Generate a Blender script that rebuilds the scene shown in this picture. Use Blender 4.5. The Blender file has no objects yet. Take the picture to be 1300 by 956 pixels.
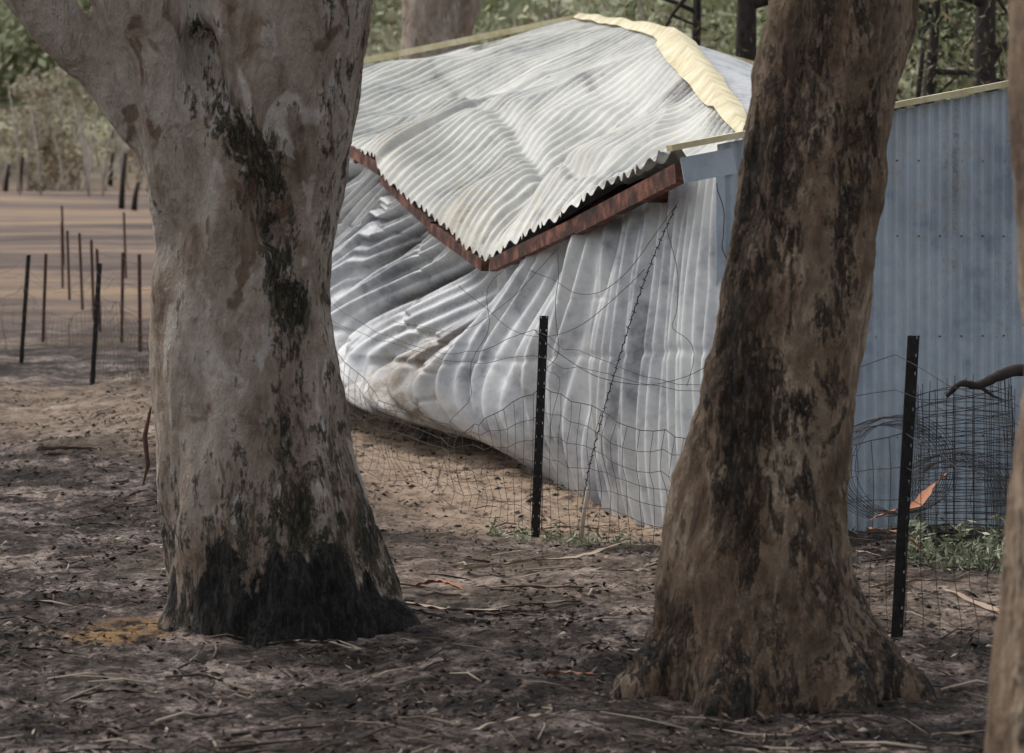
import bpy, math, random
import numpy as np
from mathutils import Vector, noise
random.seed(7); rng=np.random.default_rng(7)
sc=bpy.context.scene
COL=sc.collection

# ------------------------------------------------------------------ helpers
def sstep(a,b,x):
    t=np.clip((np.asarray(x,float)-a)/(b-a),0,1); return t*t*(3-2*t)
GY=[-50,0,17,21,25,30,37,60,120,200,300,600,1500]
GL=[0,0,0,.04,.09,.19,.45,1.35,4.0,20,62,190,300]
GR=[0,0,0,.18,.36,.5,.68,1.5,4.0,20,62,190,300]
def g(x,y):
    b=sstep(-4.6,-2.6,x)
    return np.interp(y,GY,GL)*(1-b)+np.interp(y,GY,GR)*b
def gf(x,y): return float(g(x,y))
def nz(x,y,z=0.0): return noise.noise(Vector((x,y,z)))

def empty(name):
    o=bpy.data.objects.new(name,None); COL.objects.link(o); return o
def add(name,v,f,mat,parent=None,smooth=True,attrs=None,uv=None):
    me=bpy.data.meshes.new(name)
    v=np.asarray(v,dtype=np.float32)
    f=[tuple(q) for q in f] if not isinstance(f,np.ndarray) else f
    if isinstance(f,np.ndarray):
        n=len(f);k=f.shape[1]
        me.vertices.add(len(v)); me.vertices.foreach_set("co",v.ravel())
        me.loops.add(n*k); me.loops.foreach_set("vertex_index",f.ravel().astype(np.int32))
        me.polygons.add(n); me.polygons.foreach_set("loop_start",np.arange(0,n*k,k,dtype=np.int32))
        me.polygons.foreach_set("loop_total",np.full(n,k,dtype=np.int32))
        me.update(calc_edges=True)
    else:
        me.from_pydata([tuple(p) for p in v.tolist()],[],f); me.update()
    if smooth: me.polygons.foreach_set("use_smooth",np.ones(len(me.polygons),dtype=bool))
    if attrs:
        for k_,a in attrs.items():
            at=me.attributes.new(k_,'FLOAT','POINT'); at.data.foreach_set("value",np.asarray(a,dtype=np.float32))
    me.materials.append(mat)
    o=bpy.data.objects.new(name,me); COL.objects.link(o)
    if parent: o.parent=parent
    return o
class MB:
    def __init__(s): s.v=[];s.f=[];s.r=[]
    def tube(s,path,rad,n=6,r=0.5,cap=True):
        P=[Vector(p) for p in path]; m=len(P)
        if not hasattr(rad,'__len__'): rad=[rad]*m
        base=len(s.v); prev=None
        for i,p in enumerate(P):
            d=(P[min(i+1,m-1)]-P[max(i-1,0)])
            if d.length<1e-9: d=Vector((0,0,1))
            d.normalize()
            if prev is None:
                a=d.cross(Vector((0,1,0)) if abs(d.y)<.8 else Vector((1,0,0)))
            else: a=prev-d*prev.dot(d)
            a.normalize(); prev=a; b=d.cross(a)
            for k in range(n):
                th=2*math.pi*k/n
                s.v.append(tuple(p+a*(rad[i]*math.cos(th))+b*(rad[i]*math.sin(th)))); s.r.append(r)
        for i in range(m-1):
            for k in range(n):
                k2=(k+1)%n
                s.f.append((base+i*n+k,base+i*n+k2,base+(i+1)*n+k2,base+(i+1)*n+k))
        if cap:
            s.f.append(tuple(base+k for k in reversed(range(n)))); s.f.append(tuple(base+(m-1)*n+k for k in range(n)))
    def beam(s,p,q,w,h,r=.5):
        p=Vector(p);q=Vector(q);d=(q-p).normalized(); a=d.cross(Vector((0,0,1)))
        if a.length<.01:a=Vector((1,0,0))
        a.normalize(); b=a.cross(d); base=len(s.v)
        for c in (p,q):
            for i,j in ((-1,-1),(1,-1),(1,1),(-1,1)):
                s.v.append(tuple(c+a*i*w/2+b*j*h/2)); s.r.append(r)
        for q_ in ((3,2,1,0),(4,5,6,7),(0,1,5,4),(1,2,6,5),(2,3,7,6),(3,0,4,7)): s.f.append(tuple(base+i for i in q_))
    def make(s,name,mat,parent=None,smooth=True):
        return add(name,s.v,s.f,mat,parent,smooth,{"rnd":s.r})
def catmull(pts,n=6):
    P=[np.array(p,float) for p in pts]; P=[2*P[0]-P[1]]+P+[2*P[-1]-P[-2]]; out=[]
    for i in range(1,len(P)-2):
        for k in range(n):
            t=k/n
            out.append(.5*((2*P[i])+(-P[i-1]+P[i+1])*t+(2*P[i-1]-5*P[i]+4*P[i+1]-P[i+2])*t*t+(-P[i-1]+3*P[i]-3*P[i+1]+P[i+2])*t**3))
    out.append(P[-2]); return out
def gridfaces(nu,nv):
    i=np.arange(nu-1)[:,None]; j=np.arange(nv-1)[None,:]
    a=(i*nv+j).ravel()
    return np.stack([a,a+nv,a+nv+1,a+1],1)
def leafquads(cent,size,aspect=.4,droop=0.0):
    n=len(cent); u=rng.normal(size=(n,3)); u[:,2]-=droop; u/=np.linalg.norm(u,axis=1)[:,None]
    w=rng.normal(size=(n,3)); w-=u*(u*w).sum(1)[:,None]; w/=np.linalg.norm(w,axis=1)[:,None]
    s=np.asarray(size).reshape(-1,1)
    v=np.stack([cent-u*s,cent+w*s*aspect,cent+u*s,cent-w*s*aspect],1).reshape(-1,3)
    f=np.arange(4*n).reshape(n,4)
    return v,f

# ------------------------------------------------------------------ materials
class NT:
    def __init__(s,name):
        s.m=bpy.data.materials.new(name); s.m.use_nodes=True; s.t=s.m.node_tree; s.n=s.t.nodes
        s.b=s.n["Principled BSDF"]
    def L(s,a,b): s.t.links.new(a,b)
    def new(s,k,**kw):
        x=s.n.new(k)
        for a,b in kw.items(): setattr(x,a,b)
        return x
    def coord(s,scale=(1,1,1)):
        tc=s.new("ShaderNodeTexCoord"); mp=s.new("ShaderNodeMapping"); mp.inputs[3].default_value=scale
        s.L(tc.outputs["Object"],mp.inputs[0]); return mp.outputs[0]
    def noise(s,scale,detail=4,rough=.6,st=(1,1,1),dist=0):
        x=s.new("ShaderNodeTexNoise"); x.inputs["Scale"].default_value=scale; x.inputs["Detail"].default_value=detail
        x.inputs["Roughness"].default_value=rough; x.inputs["Distortion"].default_value=dist
        s.L(s.coord(st),x.inputs["Vector"]); return x.outputs[0]
    def attr(s,name):
        x=s.new("ShaderNodeAttribute"); x.attribute_name=name; return x.outputs["Fac"]
    def ramp(s,fac,stops):
        x=s.new("ShaderNodeValToRGB"); e=x.color_ramp.elements
        while len(e)<len(stops): e.new(.5)
        for q,(p,c) in zip(e,stops):
            q.position=p; q.color=(c,c,c,1) if not hasattr(c,'__len__') else (*c,1)
        s.L(fac,x.inputs[0]); return x.outputs[0]
    def math(s,op,a,b,clamp=False):
        x=s.new("ShaderNodeMath",operation=op); x.use_clamp=clamp
        for i,q in enumerate((a,b)):
            if isinstance(q,(int,float)): x.inputs[i].default_value=q
            else: s.L(q,x.inputs[i])
        return x.outputs[0]
    def mix(s,f,a,b):
        x=s.new("ShaderNodeMix",data_type='RGBA')
        if isinstance(f,(int,float)): x.inputs[0].default_value=f
        else: s.L(f,x.inputs[0])
        for i,q in ((6,a),(7,b)):
            if isinstance(q,tuple): x.inputs[i].default_value=(*q,1)
            else: s.L(q,x.inputs[i])
        return x.outputs[2]
    def bump(s,h,st=.5,d=.02):
        x=s.new("ShaderNodeBump"); x.inputs["Strength"].default_value=st; x.inputs["Distance"].default_value=d
        s.L(h,x.inputs["Height"]); s.L(x.outputs[0],s.b.inputs["Normal"])
    def out(s,c,rough=.9,metal=0,spec=.3):
        if isinstance(c,tuple): s.b.inputs["Base Color"].default_value=(*c,1)
        else: s.L(c,s.b.inputs["Base Color"])
        if isinstance(rough,(int,float)): s.b.inputs["Roughness"].default_value=rough
        else: s.L(rough,s.b.inputs["Roughness"])
        s.b.inputs["Metallic"].default_value=metal; s.b.inputs["Specular IOR Level"].default_value=spec
        return s.m

def m_ground():
    s=NT("burnt_soil")
    n1=s.noise(1.1,5,.65); n2=s.noise(6,6,.72); n3=s.noise(38,5,.72)
    a=s.math('ADD',s.math('MULTIPLY',n1,.5),s.math('MULTIPLY',n2,.5))
    c=s.ramp(a,[(.40,(.024,.020,.018)),(.475,(.060,.047,.040)),(.53,(.145,.113,.098)),(.60,(.36,.29,.25))])
    sp=s.ramp(n3,[(.36,.12),(.5,1.0),(.66,1.7)])
    mm=s.new("ShaderNodeMix",data_type='RGBA',blend_type='MULTIPLY'); mm.inputs[0].default_value=.9
    s.L(c,mm.inputs[6]); s.L(sp,mm.inputs[7]); c=mm.outputs[2]
    tn=s.attr("tan"); tf=s.math('MULTIPLY',tn,s.ramp(s.math('ADD',s.math('MULTIPLY',n2,.6),s.math('MULTIPLY',n3,.4)),[(.38,.15),(.50,1.0)]),True)
    tc=s.ramp(n2,[(.3,(.33,.225,.15)),(.7,(.62,.48,.36))])
    c=s.mix(tf,c,tc)
    rd=s.attr("rust"); c=s.mix(s.math('MULTIPLY',rd,s.ramp(n2,[(.42,.0),(.55,1.0)]),True),c,(.36,.21,.09))
    fd=s.attr("field")
    fc=s.ramp(s.noise(.16,5,.65,(.4,1.6,1)),[(.38,(.12,.092,.08)),(.5,(.22,.165,.135)),(.62,(.38,.265,.17))])
    c=s.mix(fd,c,fc)
    bu=s.attr("bush")
    c=s.mix(bu,c,s.ramp(s.noise(.25,5,.7),[(.35,(.14,.14,.08)),(.5,(.28,.28,.17)),(.65,(.42,.39,.27))]))
    s.bump(s.math('ADD',n3,s.math('MULTIPLY',n2,1.2)),1.0,.035)
    return s.out(c,.95,0,.15)
def m_bark(kind):
    s=NT("gum_bark_"+kind)
    zs=.5 if kind=="smooth" else .34
    big=s.noise(2.4,3,.6,(1,1,.6),.8); med=s.noise(9,6,.72,(1,1,zs),.6); fin=s.noise(40,4,.7,(1,1,.30)); pat=s.noise(5,3,.5,(1,1,.55),1.2)
    if kind=="smooth":
        c=s.ramp(big,[(.34,(.15,.10,.07)),(.44,(.27,.20,.15)),(.52,(.38,.31,.25)),(.64,(.48,.42,.36))])
        c2=s.ramp(med,[(.36,(.11,.075,.053)),(.5,(.33,.27,.215)),(.7,(.56,.50,.44))])
        c=s.mix(.45,c,c2)
        c=s.mix(s.ramp(pat,[(.60,0.0),(.64,.6)]),c,(.54,.50,.45))
        c=s.mix(s.ramp(pat,[(.33,.75),(.38,0.0)]),c,(.12,.065,.038))
        dk=s.ramp(fin,[(.38,(.012,.011,.008)),(.54,(.042,.037,.025)),(.70,(.16,.135,.09))])
    else:
        c=s.ramp(big,[(.34,(.08,.050,.033)),(.46,(.18,.118,.077)),(.56,(.32,.235,.16)),(.68,(.44,.36,.265))])
        c2=s.ramp(med,[(.36,(.04,.027,.019)),(.48,(.16,.108,.072)),(.60,(.46,.36,.26))])
        c=s.mix(.58,c,c2)
        dk=s.ramp(fin,[(.36,(.009,.008,.007)),(.53,(.030,.022,.016)),(.69,(.12,.085,.057))])
    gain=1.9
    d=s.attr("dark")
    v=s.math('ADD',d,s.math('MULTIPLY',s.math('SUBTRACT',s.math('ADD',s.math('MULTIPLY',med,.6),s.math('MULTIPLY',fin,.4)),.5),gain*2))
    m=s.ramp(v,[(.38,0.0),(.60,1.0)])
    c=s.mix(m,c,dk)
    ch=s.attr("char"); v2=s.math('ADD',ch,s.math('MULTIPLY',s.math('SUBTRACT',med,.5),2.0))
    c=s.mix(s.ramp(v2,[(.45,0.0),(.65,1.0)]),c,s.ramp(fin,[(.4,(.009,.0085,.008)),(.7,(.055,.049,.042))]))
    h=s.math('ADD',s.math('MULTIPLY',m,.4),s.math('ADD',s.math('MULTIPLY',fin,1.3),s.math('MULTIPLY',med,1.6)))
    s.bump(h,.9,.025)
    return s.out(c,.85,0,.25)
def m_tin(name,light,mid,darkc,stain_shade_c,rough=.42,metal=.35):  # both masks also carry painted shade on the buckled side wall
    s=NT(name)
    n1=s.noise(1.6,4,.6); n2=s.noise(9,5,.65); n3=s.noise(60,3,.6)
    c=s.ramp(s.math('ADD',s.math('MULTIPLY',n1,.6),s.math('MULTIPLY',n2,.4)),[(.38,darkc),(.47,mid),(.57,light)])
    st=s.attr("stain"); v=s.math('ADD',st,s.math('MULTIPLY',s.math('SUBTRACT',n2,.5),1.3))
    c=s.mix(s.ramp(v,[(.30,0.0),(.85,.85)]),c,stain_shade_c)
    so=s.attr("soot_shade"); v=s.math('ADD',so,s.math('MULTIPLY',s.math('SUBTRACT',s.math('ADD',s.math('MULTIPLY',n2,.5),s.math('MULTIPLY',n3,.5)),.5),1.6))
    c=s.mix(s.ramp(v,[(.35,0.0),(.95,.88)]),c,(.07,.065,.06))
    return s.out(c,s.ramp(n2,[(.3,rough-.06),(.7,rough+.15)]),metal,.35)
def m_simple(name,stops,scale=12,rough=.8,metal=0,st=(1,1,1)):
    s=NT(name); n=s.noise(scale,4,.65,st)
    return s.out(s.ramp(n,stops),rough,metal)
def m_rnd(name,stops,rough=.8,spec=.2):
    s=NT(name); a=s.attr("rnd")
    return s.out(s.ramp(a,stops),rough,0,spec)

M_G=m_ground(); M_BS=m_bark("smooth"); M_BR=m_bark("rough")
M_ROOF=m_tin("weathered_roof_sheet",(.60,.60,.55),(.48,.48,.44),(.33,.335,.325),(.42,.36,.25),.62,.06)
M_WALL=m_tin("buckled_galvanised_sheet",(.62,.63,.62),(.47,.48,.49),(.26,.27,.29),(.20,.145,.09),.55,.10)
M_FRONT=m_tin("bluegrey_sheet",(.47,.53,.58),(.39,.45,.51),(.28,.33,.39),(.27,.25,.21),.55,.1)
M_CAP=m_simple("cream_flashing",[(.3,(.44,.36,.20)),(.5,(.63,.55,.34)),(.7,(.74,.69,.52))],5,.6)
M_BEAM=m_simple("oxide_red_steel",[(.36,(.02,.011,.009)),(.50,(.085,.032,.022)),(.64,(.24,.095,.06))],7,.75,0,(1,1,1))
M_POST=m_simple("blackened_steel",[(.3,(.008,.008,.009)),(.7,(.035,.03,.028))],30,.6,.3)
M_RPOST=m_simple("rusted_steel",[(.3,(.045,.022,.017)),(.7,(.14,.07,.05))],30,.8)
M_WIRE=m_simple("dull_wire",[(.3,(.03,.027,.025)),(.7,(.10,.09,.085))],20,.7,.2)
M_LITTER=m_rnd("leaf_litter",[(0,(.012,.011,.010)),(.35,(.04,.030,.025)),(.6,(.11,.08,.06)),(.85,(.26,.20,.15)),(1,(.48,.41,.33))],.8)
M_TWIG=m_rnd("fallen_bark",[(0,(.03,.024,.02)),(.5,(.22,.165,.12)),(.8,(.44,.36,.28)),(1,(.42,.19,.11))],.8)
M_FAR=m_rnd("hazed_eucalypt_leaves",[(0,(.11,.13,.07)),(.3,(.22,.25,.14)),(.6,(.33,.36,.21)),(.85,(.45,.45,.31)),(1,(.50,.44,.33))],.7)  # distance haze put into the colours: brighter and less saturated
M_DRY=m_rnd("hazed_scorched_leaves",[(0,(.18,.15,.10)),(.4,(.32,.27,.19)),(.7,(.44,.38,.28)),(.9,(.40,.40,.27)),(1,(.54,.49,.40))],.8)  # pale tones with distance haze mixed into the leaf colour
M_DKL=m_rnd("dark_leaves",[(0,(.03,.032,.018)),(.5,(.09,.095,.048)),(.85,(.18,.17,.09)),(1,(.28,.20,.12))],.75)
M_DKB=m_simple("charred_wood",[(.3,(.012,.010,.010)),(.7,(.06,.045,.038))],8,.9)
M_STEM=m_simple("pale_stems",[(.3,(.26,.22,.19)),(.7,(.54,.49,.43))],3,.9)
M_WEED=m_rnd("weed_leaves",[(0,(.10,.13,.06)),(.5,(.26,.29,.17)),(1,(.54,.54,.40))],.6,.3)

# ------------------------------------------------------------------ ground
def axis(lo,hi,step,far_lo,far_hi,gr=1.13):
    c=list(np.arange(lo,hi+1e-6,step)); s=step;x=lo;a=[]
    while x>far_lo: s*=gr;x-=s;a.append(x)
    s=step;x=hi;b=[]
    while x<far_hi: s*=gr;x+=s;b.append(x)
    return np.array(a[::-1]+c+b)
xs=axis(-5.5,4.2,.04,-900,900); ys=axis(8.8,22,.04,-300,1400,1.06)
X,Y=np.meshgrid(xs,ys,indexing='ij'); Z=g(X,Y)
def bumps(x,y):
    a=.045*nz(x*.55,y*.55,3)+.035*nz(x*1.9,y*1.9,5)
    if abs(x)<8 and 6<y<34: a+=.022*nz(x*6,y*6,1)+.018*nz(x*15,y*15,8)
    if x<-1.8 and 20<y<32: a+=.14*math.exp(-((y-27.5-.3*x-1.2)/1.2)**2)*(1+nz(x*1.5,y*1.5,4))
    if y>34: a+=min((y-34)/60,1)*.5*nz(x*.06,y*.06,2)
    return a
BZ=np.array([bumps(float(a),float(b)) for a,b in zip(X.ravel(),Y.ravel())]).reshape(X.shape)
Z=Z+BZ
def groundz(x,y): return gf(x,y)+bumps(x,y)
def segd(px,py,a,b):
    ax,ay=a;bx,by=b;dx,dy=bx-ax,by-ay
    t=np.clip(((px-ax)*dx+(py-ay)*dy)/(dx*dx+dy*dy),0,1)
    return np.hypot(px-ax-t*dx,py-ay-t*dy)
tan=np.maximum(1-sstep(.5,1.5,segd(X,Y,(.5,17),(-1.9,25))),0)
tan=np.maximum(tan,.5*(1-sstep(.5,2.2,segd(X,Y,(-1.2,21),(-6.5,29)))))
tan=np.maximum(tan,.22*(1-sstep(.5,1.6,segd(X,Y,(-1,15.),(2.5,13)))))
rust=1-sstep(.08,.35,segd(X,Y,(-1.72,12.25),(-1.60,12.5)))
field=sstep(32,46,Y); bush=sstep(118,138,Y)
add("ground",np.stack([X,Y,Z],2).reshape(-1,3),gridfaces(len(xs),len(ys)),M_G,None,True,{"tan":tan.ravel(),"field":field.ravel(),"rust":rust.ravel(),"bush":bush.ravel()})

# ------------------------------------------------------------------ gum trees
def tubemesh(mb,pts,n=6,seg=20):
    C=catmull(pts,n); mb.tube([c[:3] for c in C],[max(c[3],.01) for c in C],seg)
def trunk(name,stems,mat,voxel,darkf,charf,parent,amp=1.0,rough=1.0,dent=None):
    mb=MB()
    for st in stems: tubemesh(mb,st)
    me=bpy.data.meshes.new("t"); me.from_pydata(mb.v,[],mb.f); o=bpy.data.objects.new("tmp",me); COL.objects.link(o)
    md=o.modifiers.new("r",'REMESH'); md.mode='VOXEL'; md.voxel_size=voxel
    sm=o.modifiers.new("s",'SMOOTH'); sm.iterations=8; sm.factor=.6
    dg=bpy.context.evaluated_depsgraph_get(); m2=bpy.data.meshes.new_from_object(o.evaluated_get(dg))
    bpy.data.objects.remove(o)
    n=len(m2.vertices); co=np.empty(n*3,np.float32); m2.vertices.foreach_get("co",co); co=co.reshape(-1,3)
    no=np.empty(n*3,np.float32); m2.vertices.foreach_get("normal",no); no=no.reshape(-1,3)
    dk=np.array([darkf(*map(float,c)) for c in co]); ch=np.array([charf(*map(float,c)) for c in co])
    d=np.empty(n)
    for i,c in enumerate(co):
        x,y,z=map(float,c)
        a=.045*nz(x*2.2,y*2.2,z*1.1)+.026*nz(x*6,y*6,z*2.2)
        b=.015*nz(x*14,y*14,z*4)+.010*nz(x*34,y*34,z*10)
        k=min(max(dk[i],ch[i]),1)
        w=.004*nz(x*8,y*8,z*36)
        d[i]=amp*a+rough*b*(.35+1.0*k)+w*(1-k)+(dent(x,y,z) if dent else 0)
    co=co+no*d[:,None]; m2.vertices.foreach_set("co",co.ravel().astype(np.float32)); m2.update()
    for k_,a in (("dark",dk),("char",ch)):
        at=m2.attributes.new(k_,'FLOAT','POINT'); at.data.foreach_set("value",a.astype(np.float32))
    m2.polygons.foreach_set("use_smooth",np.ones(len(m2.polygons),dtype=bool))
    m2.materials.clear(); m2.materials.append(mat); m2.name=name
    ob=bpy.data.objects.new(name,m2); COL.objects.link(ob); ob.parent=parent
    return ob
def pdist(x,z,pl):
    best=9
    for (a,b),(c,d) in zip(pl[:-1],pl[1:]):
        dx,dz=c-a,d-b; t=max(0,min(1,((x-a)*dx+(z-b)*dz)/(dx*dx+dz*dz)))
        best=min(best,math.hypot(x-a-t*dx,z-b-t*dz))
    return best
def ss(a,b,x):
    t=max(0,min(1,(x-a)/(b-a))); return t*t*(3-2*t)
def crown(parent,tips,mat,n=900,size=.09,spread=.9,limbmat=None):
    mb=MB(); C=[]
    for (p,r) in tips:
        p=np.array(p,float)
        for k in range(5):
            d=rng.normal(size=3); d[2]=abs(d[2])*.8; d/=np.linalg.norm(d)
            L=random.uniform(1.0,2.0); q=p+d*L*.5+rng.normal(size=3)*.1; e=p+d*L
            mb.tube([p,q,e],[r,r*.55,r*.2],6)
            for j in range(3):
                cc=q+(e-q)*random.random()+rng.normal(size=3)*.35
                C.append(cc+rng.normal(size=(n//15,3))*spread*.32)
    mb.make("limbs",limbmat or M_BS,parent)
    C=np.concatenate(C); v,f=leafquads(C,rng.uniform(.6,1.2,len(C))*size,.25,.8)
    add("leaves",v,f,mat,parent,False,{"rnd":np.repeat(rng.random(len(C)),4)})

# left tree
T1=empty("gum_tree")
Y1=12.45
main=[(-1.02,Y1,-.3,.60),(-1.02,Y1,.0,.53),(-1.04,Y1,.2,.49),(-1.10,Y1,.54,.450),(-1.165,Y1,.96,.415),(-1.19,Y1,1.28,.402),(-1.175,Y1,1.735,.40),(-1.13,Y1,2.02,.40),(-1.05,Y1-.04,2.45,.385),(-1.02,Y1-.05,2.8,.385),(-.9,Y1+.1,3.8,.33),(-.6,Y1+.3,5.4,.2)]
s2=[(-1.25,Y1+.03,1.55,.28),(-1.36,Y1-.05,1.95,.29),(-1.51,Y1-.06,2.4,.255),(-1.61,Y1-.08,2.8,.25),(-1.85,Y1-.1,3.8,.22),(-2.2,Y1,5.2,.14)]
s3=[(-1.30,Y1,1.75,.22),(-1.45,Y1-.02,2.02,.20),(-1.70,Y1-.05,2.33,.15),(-1.93,Y1-.08,2.62,.115),(-2.13,Y1-.1,2.80,.095),(-2.6,Y1-.1,3.25,.08),(-3.2,Y1,4.2,.05)]
roots=[[(-1.0,Y1,.25,.3),(-.62,Y1-.1,.03,.16),(-.42,Y1-.15,-.15,.08)],[(-1.0,Y1,.3,.3),(-1.42,Y1-.1,.0,.16),(-1.55,Y1-.2,-.15,.07)],[(-1.0,Y1,.3,.3),(-1.05,Y1-.42,.0,.15),(-1.1,Y1-.6,-.15,.06)]]
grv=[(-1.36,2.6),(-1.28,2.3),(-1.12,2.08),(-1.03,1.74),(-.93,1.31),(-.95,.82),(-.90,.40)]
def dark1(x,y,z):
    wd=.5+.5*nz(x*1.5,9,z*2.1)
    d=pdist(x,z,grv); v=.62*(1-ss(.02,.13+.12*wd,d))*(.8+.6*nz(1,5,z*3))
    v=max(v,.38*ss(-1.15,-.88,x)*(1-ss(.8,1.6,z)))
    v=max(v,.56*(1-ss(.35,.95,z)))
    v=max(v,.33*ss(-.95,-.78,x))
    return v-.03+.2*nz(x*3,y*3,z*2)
def char1(x,y,z):
    c=1.25*(1-ss(.18,.55,z+.22*nz(x*5,y*5,z*3)+.26*abs(x+1.08)))
    return c-.6*(1-ss(-1.44,-1.30,x))-.35*ss(-.78,-.58,x)
def dent1(x,y,z):
    return -.08*math.exp(-(pdist(x,z,grv[:4])/.06)**2)-.035*math.exp(-(pdist(x,z,grv[3:])/.06)**2)
trunk("trunk",[main,s2,s3]+roots,M_BS,.017,dark1,char1,T1,1.4,1.2,dent1)
crown(T1,[((-.6,Y1+.3,5.3),.16),((-2.2,Y1,5.1),.12),((-3.2,Y1,4.15),.05)],M_DKL,600)
mb=MB(); mb.tube([(-1.60,Y1-.1,.98),(-1.625,Y1-.12,.85),(-1.61,Y1-.13,.72),(-1.63,Y1-.13,.64)],[.005,.012,.010,.003],5); mb.make("bark_strip",M_RPOST,T1)

# middle-right tree
T2=empty("gum_tree"); Y2=10.7
main=[(.98,Y2,-.3,.52),(.975,Y2,-.02,.45),(.95,Y2,.16,.42),(.934,Y2,.34,.385),(.955,Y2,.643,.335),(1.0,Y2,.945,.298),(1.07,Y2,1.337,.29),(1.127,Y2,1.73,.288),(1.166,Y2,2.03,.292),(1.224,Y2,2.33,.29),(1.284,Y2,2.64,.285),(1.5,Y2+.1,3.9,.24),(1.7,Y2+.3,5.6,.15)]
roots=[[(.9,Y2,.35,.25),(.58,Y2-.1,.06,.15),(.36,Y2-.15,-.14,.08)],[(1.05,Y2,.35,.25),(1.35,Y2-.1,.06,.16),(1.62,Y2-.1,-.14,.08)],[(1,Y2,.3,.25),(.8,Y2-.38,.0,.13),(.7,Y2-.55,-.15,.06)],[(1,Y2,.3,.25),(1.2,Y2-.36,.0,.13),(1.3,Y2-.52,-.15,.06)]]
gr2=[(1.2,2.9),(1.05,2.2),(.95,1.6),(.88,1.1),(.82,.5)]
gr3=[(1.36,2.9),(1.3,2.1),(1.2,1.5),(1.1,.9),(1.1,.4)]
def dark2(x,y,z):
    v=.34*(1-ss(.03,.2,pdist(x,z,gr2)))+.24*(1-ss(.03,.14,pdist(x,z,gr3)))+.21
    return max(v,.50*(1-ss(.2,.9,z)))+.3*nz(x*4,y*4,z*1.0)
def char2(x,y,z): return .44*(1-ss(.0,.6,z+.2*nz(x*5,y*5,z*3)))
trunk("trunk",[main]+roots,M_BR,.015,dark2,char2,T2,1.25,2.0)
crown(T2,[((1.7,Y2+.3,5.5),.12),((1.55,Y2+.15,4.4),.1)],M_DKL,600,limbmat=M_BR)
# near right tree
T3=empty("gum_tree"); Y3=6.5
main=[(1.36,Y3,-.2,.4),(1.37,Y3,.2,.31),(1.385,Y3,.68,.27),(1.40,Y3,1.1,.25),(1.435,Y3,1.45,.245),(1.42,Y3,1.75,.25),(1.40,Y3,2.27,.25),(1.38,Y3,3.2,.22),(1.3,Y3,5,.13)]
trunk("trunk",[main],M_BR,.02,lambda x,y,z:.18+.2*nz(x*3,y*3,z*2),lambda x,y,z:1-ss(.1,.5,z),T3)
crown(T3,[((1.3,Y3,4.9),.1)],M_DKL,400)

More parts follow.
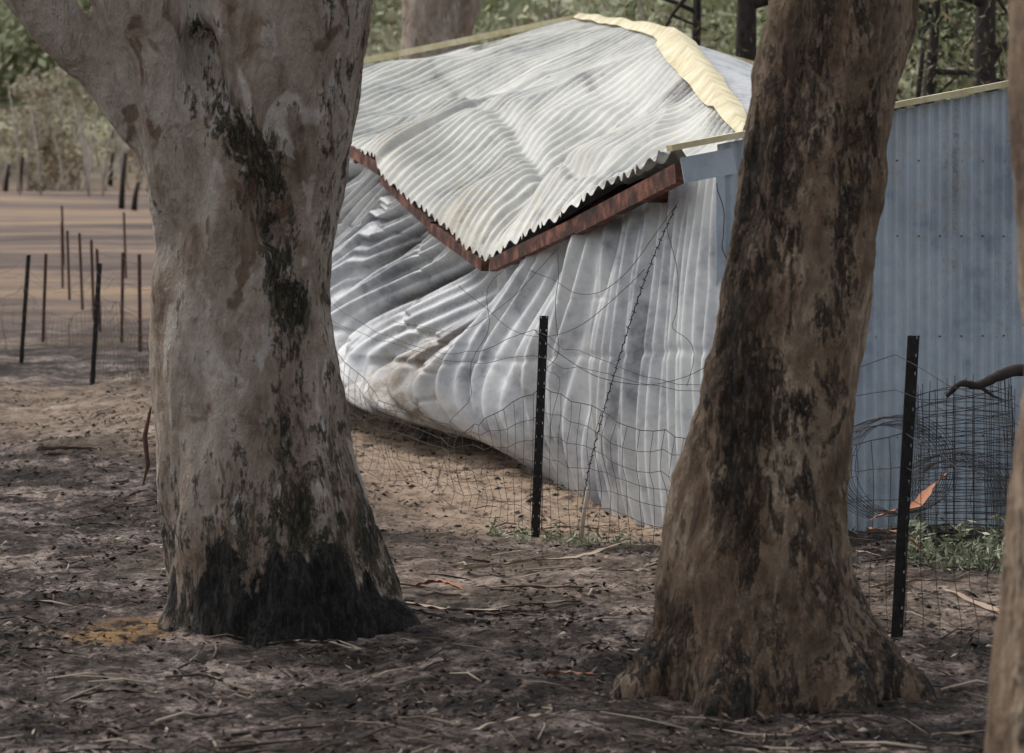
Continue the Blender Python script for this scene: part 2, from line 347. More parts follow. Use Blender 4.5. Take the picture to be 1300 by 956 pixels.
# ------------------------------------------------------------------ shed
SH=empty("collapsed_corrugated_shed")
def base(t): return np.array([.95-3.09*t,16.6+10.4*t])
NO=np.array([-.959,-.285])
ET=[-.08,0,.157,.30,.348,.40,.519,.60,.64,.656,.7545,.85,1]
EZ=[2.27,2.25,1.95,1.70,1.60,1.70,2.0,2.19,2.30,2.44,2.56,2.85,3.3]
def ez(t): return np.interp(t,ET,EZ)
NC=66
def ridg(x,y,z): return 1-2*abs(nz(x,y,z))
nt=NC*13;nsv=140
tt=np.linspace(-.08,1,nt); sv=np.linspace(0,1,nsv)
V=np.zeros((nt,nsv,3)); ST=np.zeros((nt,nsv)); SO=np.zeros((nt,nsv))
for i,t in enumerate(tt):
    amp=np.interp(t,[-.08,.1,.2,.33,.45,.65,.8,1],[.02,.10,.24,.46,.74,.76,.6,.1])
    tuck=np.interp(t,[-.08,.15,.3,.45,.8,1],[0,0,.16,.62,.62,0])
    fo=np.interp(t,[-.08,.06,.22,.36,.85,1],[.14,.46,.85,1,1,.5])
    lf=ss(.33,.46,t); lw=ss(.12,.78,t)
    for j,s in enumerate(sv):
        te=t+(1-s)*.06*max(0,1-(t+.08)/.2)
        b=base(te); inset=.08+.17*(1-ss(-.02,.2,te))*(1-s)
        zt=float(ez(te))-.07; zb=gf(b[0],b[1])-.03
        q=t-.20*lw*math.sin(math.pi*s**1.15)*(1+.25*nz(t*3,s*1.5,31.))
        nn=nz(q*7,s*1.3,1.0); n2=nz(q*19+3,s*1.2,4.); n3=nz(q*50,s*1.2,6.); n4=nz(t*6,s*3,41.)
        pk=1.5+.8*lf
        prof=math.sin(math.pi*s**pk)
        off=amp*prof*(1+.25*nn)-tuck*ss(.78,1,s)
        off-=.20*math.exp(-((t-.40)/.07)**2)*math.exp(-((s-.16)/.14)**2)
        env=math.sin(math.pi*min(1,s*.90+.10))**.5
        f1=abs(math.sin(30*q+2.6*nn)); f2=abs(math.sin(72*q+3.2*n2+1))
        r3=ridg(q*24,s*1.1,3.)
        off+=fo*env*(.17*(f1**.8-.6)+.13*(f2**.85-.6)+.05*n2+.11*(r3-.5)*(.5+.5*lf)+.035*n3)*(1+.4*n4)
        cr=abs(nz(t*2.5+s*2,s*2.6-t*4,12.)); cd_=max(0,1-cr/.035); off-=.04*fo*cd_*(.2+.8*lf)
        off-=.010*math.exp(-((s-.50)/.012)**2)*(1-ss(.3,.45,t))
        tw=q+.0045*n2+.003*nn
        co_=math.sin(2*math.pi*NC*tw)
        off+=.030*co_
        sh=(.12*nn*fo+.05*math.sin(7*s+20*t)*fo)*env
        p=b-NO*inset*(1-s)+NO*off+np.array([-.285,.959])*sh
        z=zt+(zb-zt)*s-.05*env*fo*n2
        V[i,j]=(p[0],p[1],z)
        v1=math.exp(-(f1/.24)**2); v2=math.exp(-(f2/.24)**2)  # fold valleys, painted darker in both masks as crease shade
        ST[i,j]=.62*math.exp(-((t-.40)/.13)**2)*math.exp(-((s-.55)/.28)**2)+.75*ss(.55,.90,s)*ss(.22,.50,t)+.28*nn+fo*env*(.32*v1+.24*v2)-.04  # brown stain plus painted shade in creases and under the bulge
        SO[i,j]=.44*math.exp(-((t-.54)/.20)**2)*math.exp(-((s-.20)/.2)**2)+.3*n2+.72*ss(.62,.90,s)*lf+.30*math.exp(-((t-.22)/.07)**2)*math.exp(-((s-.3)/.1)**2)+fo*env*(.30*v1+.24*v2)-.12*co_+.02  # soot plus painted shade in creases and undercut; rib troughs darker too
add("buckled_side_wall",V.reshape(-1,3),gridfaces(nt,nsv),M_WALL,SH,True,{"stain":ST.ravel(),"soot_shade":SO.ravel()})

def R(t): return np.array([np.interp(t,[0,.5,1],[1.417,1.32,.67]),np.interp(t,[0,.5,1],[17.0,23.0,27.8]),np.interp(t,[0,.48,.62,1],[2.36,3.40,3.56,3.94])])
def roofpt(t,v,cor=True):
    b=base(t)+NO*(.07+.035*nz(t*45,3,3)+.04*nz(t*9,3,8)); e=np.array([b[0],b[1],float(ez(t))]); r=R(t)
    p=e+(r-e)*v
    p[2]=e[2]+(r[2]-e[2])*(v**(.74 if .1<t<.7 else .85))
    nn=nz(t*6,v*2.0,7.); n2=nz(t*15,v*4+t*8,9.); n3=nz(t*9+v*2,v*3,17.)
    env=math.sin(math.pi*min(max(v,0),1))**.6
    bow=.50*math.sin(math.pi*v)*(.4+nz(t*2.5,1,v*1.5))
    p[0]+=-.285*bow; p[1]+=.959*bow
    p[2]+=env*(.13*nn+.04*n2+.05*math.sin(20*t+6*v)+.06*(1-2*abs(n3))-.10)+.03*(1-env)*n2
    p[2]-=.20*math.exp(-((t-.33-.05*v)/.035)**2)*(1-v)*ss(0,.25,v)
    cv=.34+.25*(t-.3)+.05*nz(t*8,2,2); p[2]-=.06*math.exp(-((v-cv)/.035)**2)*ss(.12,.25,t)*(1-ss(.6,.8,t))
    if cor:
        tw=t+.003*n2+.0025*nn
        p[2]+=.020*math.sin(2*math.pi*NC*tw)*(1+.5*n3)
    return p,nn,n2
nt=NC*12;nv=90
tt=np.linspace(0,1,nt);vv=np.linspace(0,1,nv); V=np.zeros((nt,nv,3));ST=np.zeros((nt,nv));SO=np.zeros((nt,nv))
for i,t in enumerate(tt):
    for j,v in enumerate(vv):
        p,nn,n2=roofpt(t,v)
        V[i,j]=p
        ST[i,j]=.20+.35*nn+.2*math.exp(-(v/.25)**2)
        SO[i,j]=.14+.45*nz(t*9,v*7,2.)+.34*math.exp(-((v-.72+.1*t)/.02)**2)*(t>.35)+.32*math.exp(-((v-.45)/.02)**2)*ss(.45,.7,t)+.5*math.exp(-((v-.90)/.08)**2)*(1-ss(.2,.45,t))+.4*nz(t*34,v*1.2,22.)-.14*math.sin(2*math.pi*NC*t)  # smudges, bands and streaks, darker along the rib troughs
add("sagging_roof_slope",V.reshape(-1,3),gridfaces(nt,nv),M_ROOF,SH,True,{"stain":ST.ravel(),"soot_shade":SO.ravel()})
def Q(t): return np.array([np.interp(t,[0,.5,1],[2.16,2.8,3.45]),np.interp(t,[0,.5,1],[16.62,22.6,28.6]),np.interp(t,[0,.5,1],[2.45,2.84,3.25])])
def Q2(t): return np.array([6.6-1.0*t,18.1+11*t,2.2])
for nm,fa,fb in (("rear_roof_slope",R,Q),("lower_roof_slope",Q,Q2)):
    nv2=24; V=np.zeros((nt,nv2,3))
    for i,t in enumerate(tt):
        a=fa(t);b=fb(t)
        for j,v in enumerate(np.linspace(0,1,nv2)):
            p=a+(b-a)*v; p[2]+=.02*math.sin(2*math.pi*NC*t)-.03+.04*nz(t*5,v*2,11.)*math.sin(math.pi*v); V[i,j]=p
    z=np.zeros(nt*nv2); add(nm,V.reshape(-1,3),gridfaces(nt,nv2),M_WALL,SH,True,{"stain":z+.15,"soot_shade":z+.3})
V=[];N=60
for i in range(N):
    t=i/(N-1); r=R(t); e=roofpt(t,.93,False)[0]; q=Q(t)
    dl=(e-r);dl/=np.linalg.norm(dl); dq=(q-r);dq/=np.linalg.norm(dq)
    wl=np.interp(t,[0,.1,.46,.54,1],[.06,.13,.19,.10,.07])
    wb=.03*nz(t*14,1,1)
    V+= [r+dl*wl+np.array([0,0,.04+wb]), r+np.array([0,0,.07+wb]), r+dq*wl*.9+np.array([0,0,.03+wb])]
add("ridge_flashing",np.array(V),gridfaces(N,3),M_CAP,SH,False)
# front wall
W0=np.array([1.2,16.3]); D=np.array([.959,.285])
nw=int(5.6/.07*8); V=[]
ws=np.linspace(0,5.6,nw); SO=[];ST=[]
for w in ws:
    c=.012*math.sin(2*math.pi*w/.07); p=W0+D*w+np.array([.285,-.959])*c
    zt=2.285+.19*min(w,2.75)-.19*max(0,w-2.75)
    for k in range(24):
        q=k/23; n=nz(w*1.5,q*2); V.append((p[0]+.004*n,p[1]+.03*n+.01*nz(w*5,q*5),(gf(*p)-.05)*(1-q)+zt*q))
        SO.append(.14+.35*nz(w*3,q*1.2,3)+.3*(1-ss(0,.25,q))+.25*nz(w*14,q*1.0,5)-.10*math.sin(2*math.pi*w/.07)); ST.append(.2+.4*nz(w*4,q*2,8))  # mottled, darker towards the base and along the rib troughs
add("front_wall",V,gridfaces(nw,24),M_FRONT,SH,True,{"stain":ST,"soot_shade":SO})
mb=MB()
for zz in (.55,1.15,1.75,2.2):
    for k in range(40):
        w=.0175+.14*k; p=W0+D*w+np.array([.285,-.959])*.012
        mb.tube([(p[0],p[1],zz),(p[0]+.002,p[1]-.008,zz)],[.006,.005],6)
mb.make("roofing_screws",M_WIRE,SH)
mb=MB()
A0=W0-D*.30
mb.beam((A0[0],A0[1]-.04,2.285-.19*.30+.03),(*(W0+D*2.75+np.array([0,-.04])),2.285+.19*2.75+.03),.10,.035)
mb.beam((*(W0+D*2.75+np.array([0,-.04])),2.285+.19*2.75+.03),(*(W0+D*5.6+np.array([0,-.04])),2.285+.03-.02),.10,.035)
F=np.array([*base(1.0),3.32]); R0=R(1.0)
mb.beam((F[0]-.1,F[1]+.05,F[2]),(R0[0],R0[1]+.05,R0[2]+.03),.10,.06)
mb.beam((R0[0],R0[1]+.05,R0[2]+.03),(Q(1)[0],Q(1)[1]+.05,Q(1)[2]+.03),.10,.06)
mb.make("barge_capping",M_CAP,SH,False)
mb=MB()
mb.beam((.99,16.20,2.13),(1.30,16.29,2.19),.012,.15)
mb.beam((1.215,16.26,2.1),(1.215,16.26,0),.05,.03)
z=[.1]*len(mb.v); add("corner_flashing",mb.v,mb.f,M_FRONT,SH,False,{"stain":z,"soot_shade":z})
mb=MB()
def epx(t,dz,out=.03): b=base(t)+NO*out; return (b[0],b[1],float(ez(t))+dz)
mb.beam((.99,16.42,2.12),epx(.157,-.13),.06,.115); mb.beam(epx(.150,-.125),epx(.335,-.075,.05),.06,.095)
mb.beam(epx(.352,-.06,.06),epx(.50,-.12),.06,.085); mb.beam(epx(.495,-.10),epx(.645,-.10),.06,.075)
mb.beam(epx(.65,-.06),epx(.80,-.08),.06,.10); mb.beam(epx(.80,-.08),epx(1.0,-.08),.06,.10)
mb.make("fascia_beam",M_BEAM,SH,False)
mb=MB()
for t in (.05,.15,.25,.45,.6,.75,.9):
    a=roofpt(t,.02,False)[0];b=roofpt(t,.95,False)[0]
    mb.beam(a-np.array([0,0,.14]),b-np.array([0,0,.45]),.05,.08)
mb.make("rafters",M_BEAM,SH,False)
V=[]
for i in range(120):
    q=i/119; p=np.array([*base(1.0)])+np.array([.959,.285])*5.8*q; zt=3.25+.6*min(q,1-q)*2
    c=.015*math.sin(i*1.5)
    V+= [(p[0]+c*.2,p[1]+c,gf(*p)-.1),(p[0]+c*.2,p[1]+c,zt-.1-.9*max(0,q-.5))]
z=np.zeros(240); add("rear_wall",V,gridfaces(120,2),M_WALL,SH,True,{"stain":z,"soot_shade":z})

# ------------------------------------------------------------------ fence
def steel_post(name,bx,by,tx,ty,h,mat,sc_=1.0):
    mb=MB(); z0=groundz(bx,by)
    def P(f,dx=0,dy=0): return (bx+(tx-bx)*f+dx,by+(ty-by)*f+dy,z0-.1+(h+.1)*f)
    w=.026*sc_
    mb.beam(P(0,0,.016),P(1,0,.016),.006,.03)
    N=18
    for sgn in (-1,1):
        mb.beam(P(0,sgn*w*.82,0),P(1,sgn*w*.82,0),.008,.008)
        mb.beam(P(0,sgn*w*.3,0),P(1,sgn*w*.3,0),.010,.010)
        for k in range(N):
            a=k/N; b=(k+.82)/N
            mb.beam(P(a,sgn*w*.56,0),P(b,sgn*w*.56,0),.009,.008)
    mb.beam(P(0),P(1),.014,.010)
    return mb.make(name,mat,None,False)
FP=[(3.13,7.6),(1.63,11.85),(.13,16.1),(-1.40,20.35),(-2.87,24.6),(-4.36,28.9),(-5.80,32.9),(-7.3,37.3)]
for i,(x,y) in enumerate(FP):
    lean=(.077,0) if i==1 else (-.02,0) if i==3 else (.035+.01*i,0)
    steel_post("star_picket_post",x,y,x+lean[0],y+lean[1],1.28,M_POST)
mb=MB()
for i,((ax,ay),(bx,by)) in enumerate(zip(FP[:-1],FP[1:])):
    L=math.hypot(bx-ax,by-ay); n=int(L/.15); hs=[.04,.13,.23,.34,.46,.59,.73,.88]
    sg0=.22 if i!=2 else .45
    def wp(k,h):
        q=k/n; x=ax+(bx-ax)*q; y=ay+(by-ay)*q; sag=math.sin(math.pi*q)
        hh=h*(1-sg0*sag*(h/.9))+.05*nz(q*5+i*9,h*3,1)
        return (x+.09*nz(q*6,h*4,i)*sag+.04,y+.0,groundz(x,y)+max(.0,hh))
    for h in hs: mb.tube([wp(k,h) for k in range(n+1)],.0021 if h<.8 else .0028,3,cap=False)
    for k in range(n+1): mb.tube([wp(k+.3*nz(k,h*2,2),h) for h in hs],.0019,3,cap=False)
    for h,sg in ((1.05,.10),(1.2,.22)):
        mb.tube([(ax+(bx-ax)*q,ay+(by-ay)*q,groundz(ax+(bx-ax)*q,ay+(by-ay)*q)+h-sg*math.sin(math.pi*q)) for q in np.linspace(0,1,20)],.0019,3,cap=False)
mb.make("wire_mesh_fence",M_WIRE)
BF=[(-4.6,34.5),(-5.1,36.4),(-5.7,38.6),(-6.15,41),(-6.7,43.5),(-7.3,46),(-7.9,49)]
for (x,y) in BF+[(-6.1,36.2),(-7.2,52),(-7.0,58),(-9.0,56)]:
    h=random.uniform(1.15,1.32); mb=MB(); z=groundz(x,y); l=random.uniform(-.06,.06); mb.beam((x,y,z-.1),(x+l,y,z+h),.045,.012); mb.beam((x,y+.022,z-.1),(x+l,y+.022,z+h*.99),.012,.04); mb.make("rusty_fence_post",M_RPOST,None,False)
mb=MB()
for a,b in zip(BF[:-1],BF[1:]):
    for h in (.2,.5,.8,1.1): mb.tube([(a[0]+(b[0]-a[0])*q,a[1]+(b[1]-a[1])*q,groundz(a[0]+(b[0]-a[0])*q,a[1]+(b[1]-a[1])*q)+h-.03*math.sin(math.pi*q)) for q in (0,.25,.5,.75,1)],.004,3,cap=False)
mb.make("plain_wire_fence",M_WIRE)

mb=MB()
def arc(p,q,sag,r=.002,n=24,wob=.05):
    P=[]
    for k in range(n+1):
        u=k/n; P.append((p[0]+(q[0]-p[0])*u+wob*nz(u*4,p[0],1),p[1]+(q[1]-p[1])*u,p[2]+(q[2]-p[2])*u-sag*4*u*(1-u)+wob*nz(u*3,p[2],5)))
    mb.tube(P,r,4,cap=False)
arc((.95,15.9,1.95),(.1,16.6,1.55),.30); arc((.75,15.8,1.55),(-.35,18.,1.45),.35); arc((.13,16.1,1.2),(1.2,15.6,1.1),.25)
arc((.35,16.1,1.8),(.2,16.0,.6),.02,.0018,24,.2); arc((.9,15.9,2.0),(.98,15.7,.9),.05,.0018,24,.12); arc((1.17,15.9,2.05),(1.22,15.8,1.4),-.06,.003)
arc((.3,16.5,1.7),(-.8,18.6,1.2),.25,.0018); arc((-.05,17.2,1.5),(-.45,17.6,.2),.05,.0018,24,.25)
mb.make("loose_wire",M_WIRE)
mb=MB(); a=np.array((.93,15.75,1.93)); b=np.array((.39,15.75,.12)); P=[]
for k in range(161):
    u=k/160; q=a+(b-a)*u; q[0]+=-.07*math.sin(u*3.1)+.03*nz(u*3,1,1); P.append((q[0]+.003*math.sin(k*1.3),q[1]+.003*math.cos(k*1.3),q[2]))
mb.tube(P,.0032,5)
for k in range(2,160,4):
    q=P[k]; s_=random.uniform(-1,1); mb.tube([(q[0]-.011,q[1],q[2]-.008*s_),(q[0]+.011,q[1],q[2]+.008*s_)],.0024,4)
mb.make("barbed_wire",M_POST)
mb=MB(); mb.tube([(.385,15.74,-.02),(.40,15.74,.15),(.43,15.74,.33)],[.014,.013,.010],6,r=.75); mb.make("wooden_stake",M_TWIG)

mb=MB()
def roll(cx,cy,r0,h,turns,z0,step=.07):
    n=int(turns*30)
    def pt(k,z):
        a=k/30*2*math.pi; rr=r0*(1+.10*k/n+.16*nz(a*.7,z*2,cx))
        return (cx+rr*math.cos(a),cy+rr*math.sin(a)*.8,z0+z*(1+.05*math.sin(a*1.3)))
    for z in np.arange(0,h+.01,step): mb.tube([pt(k,z) for k in range(n+1)],.0021,4,cap=False)
    for k in range(0,n+1,2): mb.tube([pt(k,z) for z in np.linspace(0,h,6)],.0019,4,cap=False)
roll(2.60,16.0,.26,.90,2.3,0)
def hroll(cx,cy,cz,r0,L,turns):
    n=int(turns*26)
    def pt(k,u):
        a=k/26*2*math.pi; rr=r0*(1+.25*k/n+.12*nz(a,u*2,3)); return (cx+rr*math.cos(a)*1.1+.25*u,cy+u*.5,cz+rr*math.sin(a))
    for u in np.linspace(-L/2,L/2,7): mb.tube([pt(k,u) for k in range(n+1)],.0018,4,cap=False)
    for k in range(0,n+1,2): mb.tube([pt(k,u) for u in (-L/2,0,L/2)],.0016,4,cap=False)
hroll(2.14,15.6,.45,.24,.6,1.7); hroll(2.45,15.4,.28,.22,.5,1.4)
mb.make("wire_mesh_roll",M_WIRE)
mb=MB()
BR=catmull([(2.40,15.4,.86),(2.48,15.4,.93),(2.58,15.42,.92),(2.70,15.45,.97),(2.85,15.5,1.0),(3.2,15.6,.95)],5)
mb.tube([c+np.array([0,0,.01*nz(i,1,1)]) for i,c in enumerate(BR)],[.012+.0012*i+.005*nz(i*.9,3,3) for i in range(len(BR))],7,r=0.0)
mb.tube([(2.58,15.42,.92),(2.66,15.4,.86),(2.72,15.4,.84)],[.012,.008,.003],6)
mb.make("charred_branch",M_DKB)
def bark(name,pts,w,r):
    V=[];C=catmull(pts,6);n=len(C)
    for i,c in enumerate(C):
        d=C[min(i+1,n-1)]-C[max(i-1,0)]; d/=np.linalg.norm(d)+1e-9; s=np.cross(d,(0,0,1)); s/=np.linalg.norm(s)+1e-9
        ww=w*math.sin(math.pi*(i+.6)/(n+.2))**.5*(1+.5*nz(i*.7,w*50,r))
        for k in (-1,-.5,0,.5,1): V.append(c+s*ww*k+np.array([0,0,.35*ww*k*k*(1.2 if k>0 else .6)+.012*nz(i*.8,k,r*9)]))
    return add(name,V,gridfaces(n,5),M_TWIG,None,True,{"rnd":np.full(len(V),r)})
bark("orange_bark_piece",[(1.86,14.6,.25),(2.0,14.6,.30),(2.10,14.6,.31),(2.2,14.7,.40),(2.30,14.7,.50)],.04,1.0)
bark("orange_bark_piece",[(1.85,14.5,.22),(2.0,14.4,.20),(2.12,14.4,.12)],.05,.97)
def gp(x,y,dz=.02): return (x,y,groundz(x,y)+dz)
bark("bark_strip",[gp(2.0,12.9,.10),gp(2.12,12.7,.05),gp(2.3,12.4,.03),gp(2.42,12.45,.04)],.045,.85)
bark("bark_strip",[gp(-.28,14.45,.03),gp(.1,14.3,.05),gp(.35,14.5,.05),gp(.6,14.9,.08)],.032,.72)
bark("bark_strip",[gp(-.48,13.5,.03),gp(-.35,13.45,.05),gp(-.24,13.4,.03)],.045,1.0)
bark("bark_strip",[gp(-.5,13.0,.03),gp(-.3,12.6,.04),gp(-.05,12.45,.04)],.03,.7)
bark("bark_strip",[gp(.12,10.95,.02),gp(.22,10.85,.04),gp(.33,10.85,.03)],.03,.98)
bark("bark_strip",[gp(-3.6,21.3,.03),gp(-3.4,21.,.05),gp(-3.1,20.9,.03)],.06,.6)
bark("bark_strip",[gp(1.75,13.6,.03),gp(2.0,13.5,.05),gp(2.25,13.6,.04)],.03,.7)
for k in range(34):
    y=random.uniform(9.6,20); x=random.uniform(-.18,.18)*y; a=random.uniform(-.6,.6); L=random.uniform(.1,.28)
    bark("bark_strip",[gp(x-L*math.cos(a),y-L*math.sin(a),.01),gp(x,y+random.uniform(-.03,.03),.03),gp(x+L*math.cos(a),y+L*math.sin(a),.015)],random.uniform(.008,.022),random.choice([.1,.5,.7,.8]))
mb=MB()
for k in range(560):
    y=9.2+ (random.random()**1.5)*15; x=random.uniform(-.2,.2)*y; L=random.uniform(.05,.35); a=random.uniform(0,math.pi); c,s_=math.cos(a)*L/2,math.sin(a)*L/2
    P=[gp(x-c,y-s_,.008),gp(x+random.uniform(-.02,.02),y+random.uniform(-.02,.02),.018),gp(x+c,y+s_,.010)]
    r=random.uniform(.0015,.006)
    mb.tube(P,[r,r,r*.5],5,r=random.choice([0,.05,.1,.2,.4,.6,.8]))
mb.make("fallen_twigs",M_TWIG)
n=38000; yy=9.0+(rng.random(n)**1.3)*20; xx=rng.uniform(-.215,.215,n)*yy
keep=np.array([nz(float(a)*1.6,float(b)*1.6,6)*1.5+random.random()*.9>.48 for a,b in zip(xx,yy)]); xx=xx[keep];yy=yy[keep];n=len(xx)
zz=np.array([groundz(float(a),float(b)) for a,b in zip(xx,yy)])+rng.uniform(.001,.008,n)
an=rng.uniform(0,2*np.pi,n); Ls=rng.uniform(.006,.024,n)*(1+.02*yy); wd=Ls*rng.uniform(.12,.4,n)
u=np.stack([np.cos(an)*Ls,np.sin(an)*Ls,rng.normal(size=n)*Ls*.35],1); w=np.stack([-np.sin(an)*wd,np.cos(an)*wd,rng.normal(size=n)*wd*.5],1)
c=np.stack([xx,yy,zz],1); up=np.array([0,0,1])*Ls[:,None]*.25
V=np.stack([c-u,c+w+up,c+u+up*.5,c-w],1).reshape(-1,3)
add("leaf_litter",V,np.arange(4*n).reshape(n,4),M_LITTER,None,False,{"rnd":np.repeat(np.clip(rng.beta(1.1,1.9,n),0,1),4)})
ico=[(0,0,1),(1,0,0),(0,1,0),(-1,0,0),(0,-1,0),(0,0,-1)]; icf=np.array([(0,1,2),(0,2,3),(0,3,4),(0,4,1),(5,2,1),(5,3,2),(5,4,3),(5,1,4)])
n=11000; yy=9.0+(rng.random(n)**1.3)*17; xx=rng.uniform(-.215,.215,n)*yy
zz=np.array([groundz(float(a),float(b)) for a,b in zip(xx,yy)]); sz=.004+.022*rng.random(n)**4
V=(np.array(ico)[None]*sz[:,None,None]*rng.uniform(.6,1.3,(n,6,1))*np.array([1,1,.6])+np.stack([xx,yy,zz],1)[:,None]).reshape(-1,3)
Fc=(icf[None]+np.arange(n)[:,None,None]*6).reshape(-1,3)
add("soil_clods",V,Fc,M_LITTER,None,False,{"rnd":np.repeat(rng.beta(1.6,2,n),6)})
def weeds(name,pts,n,size,h):
    C=[]
    for k in range(n):
        x,y,r=random.choice(pts); a=random.uniform(0,6.28); q=r*math.sqrt(random.random()); X_=x+q*math.cos(a);Y_=y+q*math.sin(a)
        C.append((X_,Y_,groundz(X_,Y_)+random.random()**1.5*h*(1-.6*(q/r)**2)))
    C=np.array(C); v,f=leafquads(C,rng.uniform(.5,1.2,len(C))*size,.2,-.4)
    add(name,v,f,M_WEED,None,False,{"rnd":np.repeat(rng.random(len(C)),4)})
weeds("weeds",[(2.2,15.1,.12),(2.45,14.9,.16),(2.35,14.6,.12),(2.65,15.2,.14),(2.15,14.8,.10),(2.55,14.5,.1)],900,.038,.24)
weeds("weeds",[(.05,15.9,.08),(.25,15.9,.08),(.45,15.8,.10),(.62,15.7,.07),(-.1,16.2,.05),(.35,15.5,.05)],420,.030,.09)
weeds("weeds",[(1.8,16.4,.2),(2.4,16.4,.2)],120,.035,.12)

# ------------------------------------------------------------------ background vegetation
def forest(name,N,xr,yr,hr,leafn,size,mat,stemmat,low=.25,rbias=(0,1)):
    mb=MB(); C=[];S=[];Rr=[]
    for k in range(N):
        y=random.uniform(*yr); x=random.uniform(*xr)*y; h=random.uniform(*hr); z=gf(x,y)-.2; cb=random.random()
        lx=random.uniform(-.1,.1)*h; r=.014*h
        mb.tube([(x,y,z),(x+lx*.4,y,z+h*.5),(x+lx,y,z+h)],[r,r*.6,r*.2],5)
        for j in range(3):
            a=random.uniform(0,6.28); q=random.uniform(.3,.7)
            mb.tube([(x+lx*q,y,z+h*q),(x+lx*q+math.cos(a)*h*.22,y+math.sin(a)*h*.2,z+h*(q+.2))],[r*.4,r*.12],4)
        m=random.randint(7,12)
        for j in range(m):
            a=random.uniform(0,6.28); q=random.uniform(low,1.0); rad=h*.28*math.sin(math.pi*min(.97,(q-low)/(1.02-low)*.8+.2))*random.uniform(.4,1)
            cc=np.array([x+lx*q+math.cos(a)*rad,y+math.sin(a)*rad,z+h*q]); nn=leafn//m
            C.append(cc+rng.normal(size=(nn,3))*h*np.array([.075,.075,.05])); S.append(rng.uniform(.5,1.2,nn)*size)
            b=rbias[0]+(rbias[1]-rbias[0])*(.45*cb+.3*random.random()); Rr.append(np.clip(b+rng.random(nn)*.3,0,1))
    E=empty(name); mb.make("stems",stemmat,E)
    C=np.concatenate(C);S=np.concatenate(S);Rr=np.concatenate(Rr); v,f=leafquads(C,S,.5,.4)
    add("foliage",v,f,mat,E,False,{"rnd":np.repeat(Rr,4)})
forest("distant_trees",75,(-.24,-.10),(142,200),(4,10),500,.36,M_FAR,M_STEM,.1,(.3,1))
forest("distant_trees",80,(-.1,.26),(140,240),(7,14),650,.40,M_FAR,M_STEM,.2,(.3,1.1))
forest("scorched_scrub",50,(-.24,-.08),(114,134),(2.0,6.0),220,.18,M_DRY,M_STEM,.15)
forest("scorched_scrub",30,(0,.26),(100,136),(3,6.0),400,.18,M_DRY,M_STEM,.1)
forest("distant_trees",16,(-.04,.14),(52,95),(6,10),1000,.15,M_FAR,M_STEM,.15,(.2,1))
forest("distant_trees",8,(.13,.26),(50,80),(6,9),1100,.15,M_FAR,M_DKB,.15)
forest("dark_bushes",7,(.10,.25),(34,44),(5,8),1100,.08,M_DKL,M_DKB,.1)
mb=MB()
for k in range(85):
    y=random.uniform(104,134); x=random.uniform(-.24,-.10)*y; z=gf(x,y); h=random.uniform(1.0,5); l=random.uniform(-.9,.9)
    mb.tube([(x,y,z-.1),(x+l*.3,y,z+h*.5),(x+l,y,z+h)],[.05,.035,.015],5,r=random.random())
mb.make("burnt_saplings",M_STEM)
mb=MB()
for k in range(6):
    y=random.uniform(95,125); x=random.uniform(-.19,-.11)*y; z=gf(x,y); h=random.uniform(.8,1.9)
    mb.tube([(x,y,z-.1),(x+.05,y,z+h*.5),(x+.15,y,z+h)],[.11,.09,.06],6)
mb.make("burnt_stumps",M_DKB)
T4=empty("gum_tree")
trunk("trunk",[[(-1.35,45,.6,.8),(-1.3,45,2,.62),(-1.25,45,5,.56),(-1.2,45,7,.5),(-1.0,45,9,.4)],[(-1.2,45,4.4,.3),(-.7,45,6,.32),(.1,45,8.5,.2)]],M_BS,.06,lambda x,y,z:-.2,lambda x,y,z:0,T4)
crown(T4,[((-1.0,45,8.8),.3),((.1,45,8.3),.18)],M_FAR,1200,.16,1.2,M_BR)
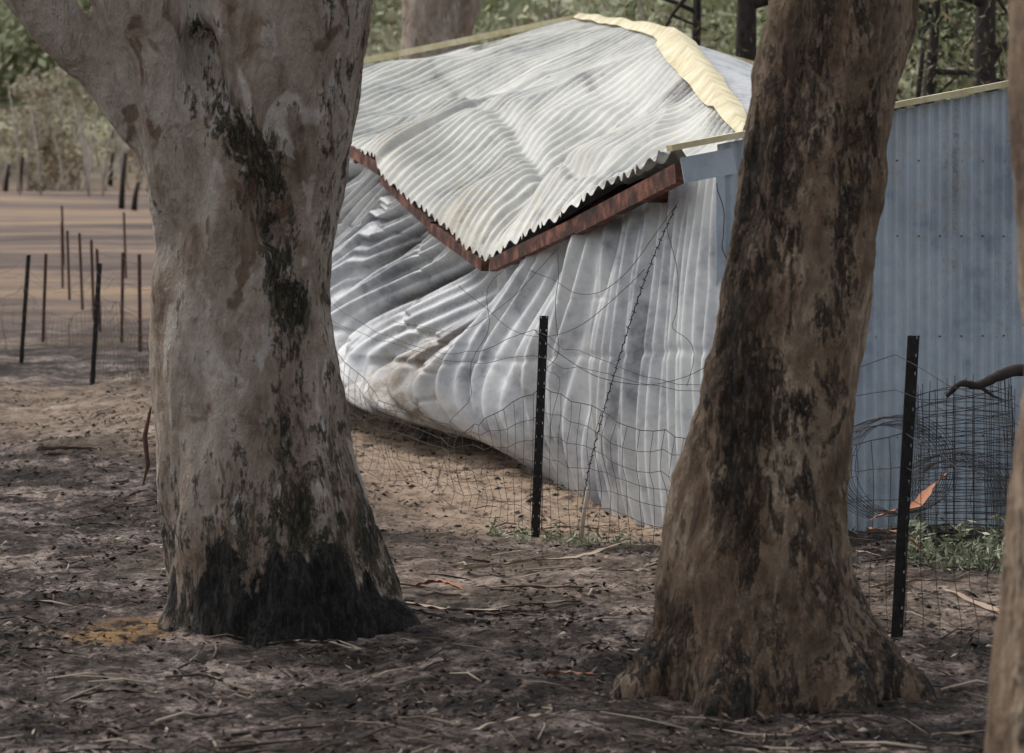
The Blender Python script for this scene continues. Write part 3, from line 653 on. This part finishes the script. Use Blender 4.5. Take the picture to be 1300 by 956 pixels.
def darktree(x,y,r,h,lean,nb=9,seed=1):
    random.seed(seed); T=empty("burnt_tree"); mb=MB(); z=gf(x,y)
    st=[(x+lean*q+.15*nz(q*3,seed),y,z-.2+h*q) for q in np.linspace(0,1,10)]; mb.tube(st,[r*(1-.7*q) for q in np.linspace(0,1,10)],8)
    tips=[]
    for k in range(nb):
        i=random.randint(3,8); p=np.array(st[i]); a=random.choice([0,3.14])+random.uniform(-.7,.7); L=random.uniform(.8,2.0)
        P=[p]; d=np.array([math.cos(a),math.sin(a)*.6,random.uniform(-.2,.7)])
        for j in range(6): d=d+rng.normal(size=3)*.28; P.append(P[-1]+d/np.linalg.norm(d)*L/6)
        mb.tube(P,[r*.38*(1-j/7) for j in range(7)],6)
        for j in (3,5):
            e=P[j]+rng.normal(size=3)*.5; mb.tube([P[j],e],[r*.12,r*.04],4); tips.append(e)
        tips.append(P[-1])
    mb.make("trunk",M_DKB,T)
    C=np.concatenate([t+rng.normal(size=(60,3))*.3 for t in tips]); v,f=leafquads(C,rng.uniform(.5,1.2,len(C))*.06,.25,.8)
    add("leaves",v,f,M_DKL,T,False,{"rnd":np.repeat(rng.random(len(C)),4)})
darktree(5.3,30,.20,6,-.3,14,3); darktree(4.6,32,.10,6,.4,10,5); darktree(2.6,40,.10,8,.1,6,8); darktree(3.25,38,.22,8,-.1,8,11); darktree(5.9,27,.12,5,.2,12,14)

# ------------------------------------------------------------------ light and camera
w=bpy.data.worlds.new("World"); sc.world=w; w.use_nodes=True; nt_=w.node_tree
bg=nt_.nodes["Background"]; sky=nt_.nodes.new("ShaderNodeTexSky"); sky.sky_type='NISHITA'; sky.sun_disc=False
el,az=math.radians(50),math.radians(312)
sky.sun_elevation=el; sky.sun_rotation=az; sky.dust_density=3
hs=nt_.nodes.new("ShaderNodeHueSaturation"); hs.inputs["Saturation"].default_value=.28
nt_.links.new(sky.outputs[0],hs.inputs["Color"]); nt_.links.new(hs.outputs[0],bg.inputs[0]); bg.inputs[1].default_value=.15
hs.inputs["Value"].default_value=1.45
sl=bpy.data.lights.new("sun",'SUN'); sl.energy=1.3; sl.angle=math.radians(14); sl.color=(1,.95,.88)
so=bpy.data.objects.new("sun",sl); COL.objects.link(so)
dr=Vector((math.sin(az)*math.cos(el),math.cos(az)*math.cos(el),math.sin(el))); so.rotation_euler=dr.to_track_quat('Z','Y').to_euler()
cd=bpy.data.cameras.new("camera"); cam=bpy.data.objects.new("camera",cd); COL.objects.link(cam)
cam.location=(0,0,1.7); cam.rotation_euler=(math.radians(90),0,0)
cd.lens=98; cd.sensor_width=36; cd.shift_y=-.129; cd.clip_end=3000; cd.clip_start=.1
cd.dof.use_dof=True; cd.dof.focus_distance=14.5; cd.dof.aperture_fstop=4.5
sc.camera=cam
sc.view_settings.view_transform='Standard'; sc.view_settings.look='None'; sc.view_settings.exposure=0
